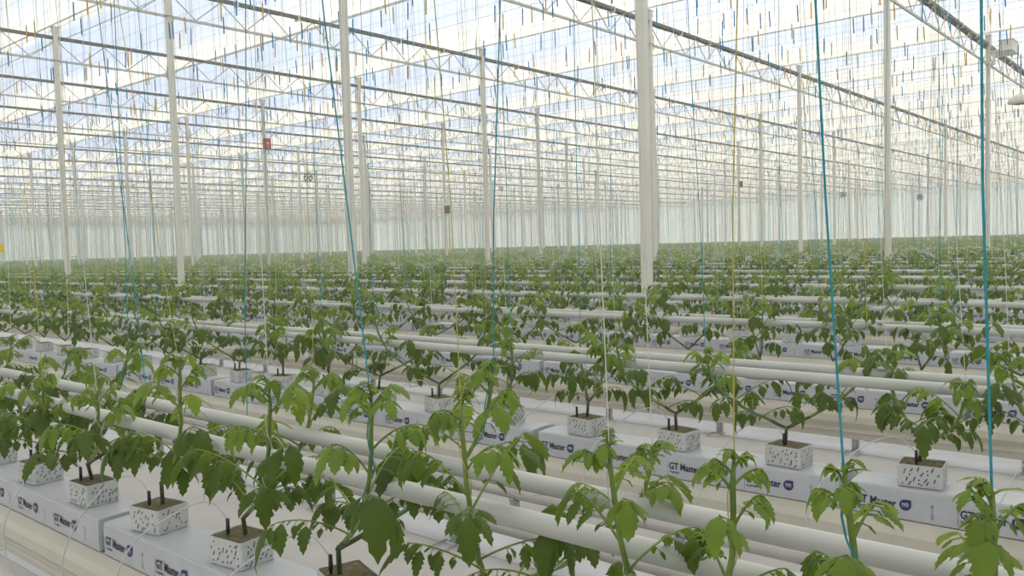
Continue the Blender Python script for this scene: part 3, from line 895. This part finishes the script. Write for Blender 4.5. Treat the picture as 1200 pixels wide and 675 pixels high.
# ------------------------------------------------------------------ drip hoses with pegs
for p in sorted(near, key=lambda p: (p[1], p[3])):
    d, r, bu, bv = p; rr = np.random.RandomState(int(bv*1000) % 9999 + r)
    fu = R0 + r*P
    q = pcount.setdefault(('d', r), 0); pcount['d', r] = q + 1
    o = tag(bpy.data.objects.new('drip_hose', None), 'milky drip hose of the %s plant from the right end of the %s' % (ordw(q), row_label(r)), 'drip hose', 'drip hoses of the %s' % row_label(r))
    col.objects.link(o)
    px, py = bu - .022, bv + .03*(rr.rand()-.5) + .02
    s = .16 + .12*rr.rand()
    pts = np.array([(px, py, ZB + .10), (px - .015, py + .05, ZB + .14), (px - .05, py + .12, ZB + .12), (fu - .07, py + s, ZB + .02), (fu - .10, py + s + .05, ZB - .12), (fu - .07, py + s + .02, ZB - .26), (fu + .06, py + s - .06, ZB - .278)])
    t = np.linspace(0, 1, len(pts)); ti = np.linspace(0, 1, 40)
    # smooth with Catmull-Rom
    out = []
    P_ = np.concatenate([[2*pts[0]-pts[1]], pts, [2*pts[-1]-pts[-2]]])
    for i in range(len(pts)-1):
        for a in np.linspace(0, 1, 7, endpoint=False):
            a0, a1, a2, a3 = P_[i:i+4]
            out.append(.5*((2*a1) + (-a0+a2)*a + (2*a0-5*a1+4*a2-a3)*a*a + (-a0+3*a1-3*a2+a3)*a**3))
    out.append(pts[-1])
    b = MB(); b.tube(out, .0023, 6); link('hose', b.mesh('hose', [M['drip']]), o)
    b = MB(); b.tube([(px, py, ZB + .045), (px, py, ZB + .07), (px, py, ZB + .072), (px, py, ZB + .105)], [.002, .0035, .005, .0045], 7); link('peg', b.mesh('peg', [M['black']]), o)

# ------------------------------------------------------------------ things on posts and girders
def place(name, label, cat, loc):
    o = tag(bpy.data.objects.new(name, None), label, cat); col.objects.link(o); o.location = loc; return o
pk = posts[4, 1].location
b = MB(); b.box(-.11, .11, -.05, .05, -.17, .17); b.box(-.115, .115, -.055, -.05, -.175, .175)
zr = at_u(316, 168, pk[0])[1]
o = place('control_box', 'small red box fixed high on a cream post', 'box', (pk[0] + .03, pk[1] - .098, zr)); link('housing', b.mesh('housing', [M['red']], False), o)
b = MB(); b.box(-.04, .04, -.062, -.056, -.02, .06); b.box(-.015, .015, -.062, -.056, -.12, -.08); link('face_plate', b.mesh('face_plate', [M['wrap']], False), o)
b = MB(); b.tube([(.05, 0, -.17), (.10, 0, -.27), (.18, 0, -.34)], .010, 6); link('cable', b.mesh('cable', [M['grey']]), o)
def fan(x, y, u, s, label):
    v, z = at_u(x, y, u); v0 = v
    o = place('circulation_fan', label, 'fan', (u, v, z))
    rg = MB(); th = np.linspace(0, 2*math.pi, 25)
    e = np.array([-FW[1]*0 + RT[0], RT[1]])
    def c(r, a, dpt=0): return (e[0]*r*math.cos(a) + FW[0]*dpt, e[1]*r*math.cos(a) + FW[1]*dpt, r*math.sin(a))
    rg.tube([c(s, a, -.06) for a in th], .018, 6, False); rg.tube([c(s, a, .06) for a in th], .018, 6, False)
    for k in range(8): rg.tube([c(s*.2, k*math.pi/4, -.07), c(s, k*math.pi/4, -.06)], .006, 4, False)
    link('guard', rg.mesh('guard', [M['grey']]), o)
    bl = MB()
    for k in range(5):
        a = k*2*math.pi/5
        bl.add([c(.03, a, -.02), c(s*.9, a + .1, -.03), c(s*.9, a + .65, .03), c(.05, a + .8, .02)], [(0, 1, 2, 3)])
    link('blades', bl.mesh('blades', [M['darksteel']], False), o)
    h = MB(); h.tube([c(0, 0, -.05), c(0, 0, .12)], .06, 10); link('motor', h.mesh('motor', [M['grey']]), o)
    kg = round((v - PV0)/LP); k = MB(); k.tube([(0, 0, s), (0, (PV0 + kg*LP - v)*.0, BOTZ - z)], .012, 5); link('hanging_rod', k.mesh('hanging_rod', [M['grey']]), o)
def girder_u(x, y, k):
    # point at girder k seen at pixel
    X = x - 600; Y = y - 337.5
    r = (X*math.cos(ROLL) - Y*math.sin(ROLL))/F; h = -(X*math.sin(ROLL) + Y*math.cos(ROLL))/F
    d = math.cos(PIT) + h*math.sin(PIT)
    return (d*FW[0] + r*RT[0])/(d*FW[1] + r*RT[1])*(PV0 + k*LP)
fan(361, 208, girder_u(361, 208, 6), .19, 'round grey circulation fan hanging beside a post, left of the centre')
for x, y, k, lab in ((587, 221, 8, 'small round fan hanging in the distance near the centre'), (988, 228, 3, 'small round grey fan hanging in the distance on the right side'),
                     (1078, 231, 2, 'small dark fan far back between two posts at the right')):
    fan(x, y, girder_u(x, y, k), .17, lab)
for (x, y, kj, lab) in ((521, 246, (4, 2), 'tiny brown sensor box halfway up a distant post near the centre'), (871, 216, (3, 4), 'tiny brown sensor box on a distant post right of the centre')):
    if kj in posts:
        pp = posts[kj].location; z = at_u(x, y, pp[0])[1]
        o = place('sensor_box', lab, 'sensor box', (pp[0], pp[1] - .11, z)); b = MB(); b.box(-.09, .09, -.06, .065, -.14, .14); link('housing', b.mesh('housing', [M['brown']], False), o)
        b = MB(); b.box(-.10, .10, -.07, .07, .14, .16); link('lid', b.mesh('lid', [M['grey']], False), o)
# drive unit on the nearest girder at the right post, with a lamp dish below
pr2 = posts[0, 2].location
o = place('drive_unit', 'cream box unit on a bracket beside the nearest girder, top right', 'drive unit', (pr2[0] + .42, pr2[1] - .35, TOPZ - .10))
b = MB(); b.box(-.30, .32, -.14, .14, -.06, .17); b.box(-.32, .34, -.16, .16, .17, .19); link('housing', b.mesh('housing', [M['cream']], False), o)
b = MB(); b.box(-.46, .42, -.16, .36, -.09, -.06); b.box(-.44, -.41, .20, .26, -.40, -.09); link('bracket', b.mesh('bracket', [M['alu']], False), o)
b = MB(); b.tube([(.34, 0, .02), (.46, 0, .06), (.50, 0, -.05), (.44, 0, -.12), (.36, 0, -.10)], .012, 6); link('cable', b.mesh('cable', [M['black']]), o)
v, z = at_u(1196, 118, 23.6)
o = place('lamp_dish', 'pale round dish hanging at the right edge under the nearest girder', 'lamp', (23.6, v, z))
b = MB(); n = 20
for (r1, z1), (r2, z2) in zip([(.05, .16), (.12, .14), (.24, .06), (.28, -.02), (.27, -.06)], [(.12, .14), (.24, .06), (.28, -.02), (.27, -.06), (.16, -.08)]):
    vs = [(r*math.cos(a), r*math.sin(a), zz) for r, zz in ((r1, z1), (r2, z2)) for a in np.linspace(0, 2*math.pi, n, endpoint=False)]
    b.add(vs, [(i, (i+1) % n, n + (i+1) % n, n + i) for i in range(n)])
link('shade', b.mesh('shade', [M['cream']]), o)
b = MB(); b.tube([(0, 0, .15), (0, 0, BOTZ - z + .02)], .012, 6); link('rod', b.mesh('rod', [M['steel']]), o)
# yellow sticky card at the left edge and two low trolleys far back
v, z = at_u(1, 291, 6.0)
o = place('sticky_card', 'yellow sticky card at the left edge above the plants', 'sticky card', (6.0, v, z))
b = MB(); b.box(-.05, .05, -.002, .002, -.09, .09); link('card', b.mesh('card', [M['ystick']], False), o)
b = MB(); b.tube([(0, 0, .09), (0, 0, ZW - z)], .0015, 4); link('thread', b.mesh('thread', [M['white']]), o)
for x, lab in ((36, 'low grey trolley far back at the left, the one nearer the picture edge'), (88, 'low grey trolley far back at the left, the one nearer the posts')):
    u = 14.4; 
    v, z = at_u(x, 299, 24.31 if x < 60 else 24.31)
    o = place('harvest_trolley', lab, 'trolley', (24.31 + .05, v, 0))
    b = MB(); b.box(-.26, .26, -.7, .7, 1.30, 1.34); b.box(-.26, .26, -.7, .7, 1.62, 1.65); link('deck', b.mesh('deck', [M['grey']], False), o)
    b = MB()
    for sx in (-.24, .24):
        for sy in (-.66, .66): b.tube([(sx, sy, .20), (sx, sy, 1.72)], .018, 6)
    link('uprights', b.mesh('uprights', [M['grey']]), o)
    b = MB()
    for sx in (-.255, .255):
        for sy in (-.5, .5): b.tube([(sx - .03, sy, .235), (sx + .03, sy, .235)], .06, 12)
    link('wheels', b.mesh('wheels', [M['black']]), o)

# ------------------------------------------------------------------ haze, sky, camera
HAZE = .003
if HAZE:
    b = MB(); b.box(U0 + .1, UF - .15, V0 + .1, VF - .15, .02, TOPZ + .2)
    m = bpy.data.materials.new('humid_air'); m.use_nodes = True; nt = m.node_tree; nt.nodes.remove(nt.nodes['Principled BSDF'])
    vs = nt.nodes.new('ShaderNodeVolumeScatter'); vs.inputs['Color'].default_value = (.96, .98, 1, 1); vs.inputs['Density'].default_value = HAZE; vs.inputs['Anisotropy'].default_value = .3
    nt.links.new(vs.outputs[0], nt.nodes['Material Output'].inputs['Volume'])
    tag(link('humid_haze', b.mesh('humid_haze', [m], False)), 'thin pale haze filling the air of the greenhouse', 'haze', None, 'stuff')

w = bpy.data.worlds.new('World'); sc.world = w; w.use_nodes = True; nt = w.node_tree
bg = nt.nodes['Background']; tc = nt.nodes.new('ShaderNodeTexCoord')
sep = nt.nodes.new('ShaderNodeSeparateXYZ'); nt.links.new(tc.outputs['Generated'], sep.inputs[0])
ramp = nt.nodes.new('ShaderNodeValToRGB'); nt.links.new(sep.outputs['Z'], ramp.inputs[0])
e = ramp.color_ramp.elements; e[0].position = 0; e[0].color = (.62, .72, .91, 1); e[1].position = .9; e[1].color = (1.0, .99, .95, 1)
x = ramp.color_ramp.elements.new(.35); x.color = (.66, .76, .94, 1)
noi = nt.nodes.new('ShaderNodeTexNoise'); noi.inputs['Scale'].default_value = 2.2; noi.inputs['Detail'].default_value = 5
mp = nt.nodes.new('ShaderNodeMapping'); mp.inputs['Scale'].default_value = (1, 1, 3); nt.links.new(tc.outputs['Generated'], mp.inputs[0]); nt.links.new(mp.outputs[0], noi.inputs['Vector'])
cr = nt.nodes.new('ShaderNodeValToRGB'); cr.color_ramp.elements[0].position = .52; cr.color_ramp.elements[1].position = .74
cr.color_ramp.elements[0].color = (0, 0, 0, 1); cr.color_ramp.elements[1].color = (1, 1, 1, 1); nt.links.new(noi.outputs['Fac'], cr.inputs[0])
mx = nt.nodes.new('ShaderNodeMix'); mx.data_type = 'RGBA'; nt.links.new(cr.outputs[0], mx.inputs[0]); nt.links.new(ramp.outputs[0], mx.inputs[6]); mx.inputs[7].default_value = (1.05, 1.03, .98, 1)
# broad bright area round the veiled sun
dot = nt.nodes.new('ShaderNodeVectorMath'); dot.operation = 'DOT_PRODUCT'; nt.links.new(tc.outputs['Generated'], dot.inputs[0])
sd = Vector((.55, .25, .80)).normalized(); dot.inputs[1].default_value = sd
pw = nt.nodes.new('ShaderNodeMath'); pw.operation = 'POWER'; mxm = nt.nodes.new('ShaderNodeMath'); mxm.operation = 'MAXIMUM'; mxm.inputs[1].default_value = 0
nt.links.new(dot.outputs['Value'], mxm.inputs[0]); nt.links.new(mxm.outputs[0], pw.inputs[0]); pw.inputs[1].default_value = 10
add = nt.nodes.new('ShaderNodeMix'); add.data_type = 'RGBA'; add.blend_type = 'ADD'; add.inputs[0].default_value = 1
sc2 = nt.nodes.new('ShaderNodeMix'); sc2.data_type = 'RGBA'; nt.links.new(pw.outputs[0], sc2.inputs[0]); sc2.inputs[6].default_value = (0, 0, 0, 1); sc2.inputs[7].default_value = (2.6, 2.45, 2.1, 1)
nt.links.new(mx.outputs[2], add.inputs[6]); nt.links.new(sc2.outputs[2], add.inputs[7])
nt.links.new(add.outputs[2], bg.inputs['Color']); bg.inputs['Strength'].default_value = 1.15

cam = bpy.data.cameras.new('camera'); co = bpy.data.objects.new('camera', cam); col.objects.link(co); sc.camera = co
cam.sensor_width = 36; cam.lens = F/1200*36; cam.clip_start = .03; cam.clip_end = 400
fw = Vector((FW[0]*math.cos(PIT), FW[1]*math.cos(PIT), -math.sin(PIT)))
r0 = Vector((RT[0], RT[1], 0)); u0 = r0.cross(fw)
rp = math.cos(ROLL)*r0 - math.sin(ROLL)*u0; up = math.sin(ROLL)*r0 + math.cos(ROLL)*u0
mw = Matrix((( rp.x, up.x, -fw.x, 0), (rp.y, up.y, -fw.y, 0), (rp.z, up.z, -fw.z, EYE), (0, 0, 0, 1)))
co.matrix_world = mw

sc.view_settings.view_transform = 'Standard'; sc.view_settings.look = 'None'; sc.view_settings.gamma = 1; sc.view_settings.use_curve_mapping = False
sc.view_settings.exposure = 0.0
sc.cycles.max_bounces = 8; sc.cycles.transparent_max_bounces = 12; sc.cycles.transmission_bounces = 4; sc.cycles.diffuse_bounces = 4; sc.cycles.volume_bounces = 1
sc.cycles.use_denoising = True
sc.cycles.caustics_reflective = False; sc.cycles.caustics_refractive = False
sc.cycles.sample_clamp_indirect = 6
print('plants', len(plants), 'slabs', len(slabs), 'strings', len(heads_world), 'objects', len(bpy.data.objects))
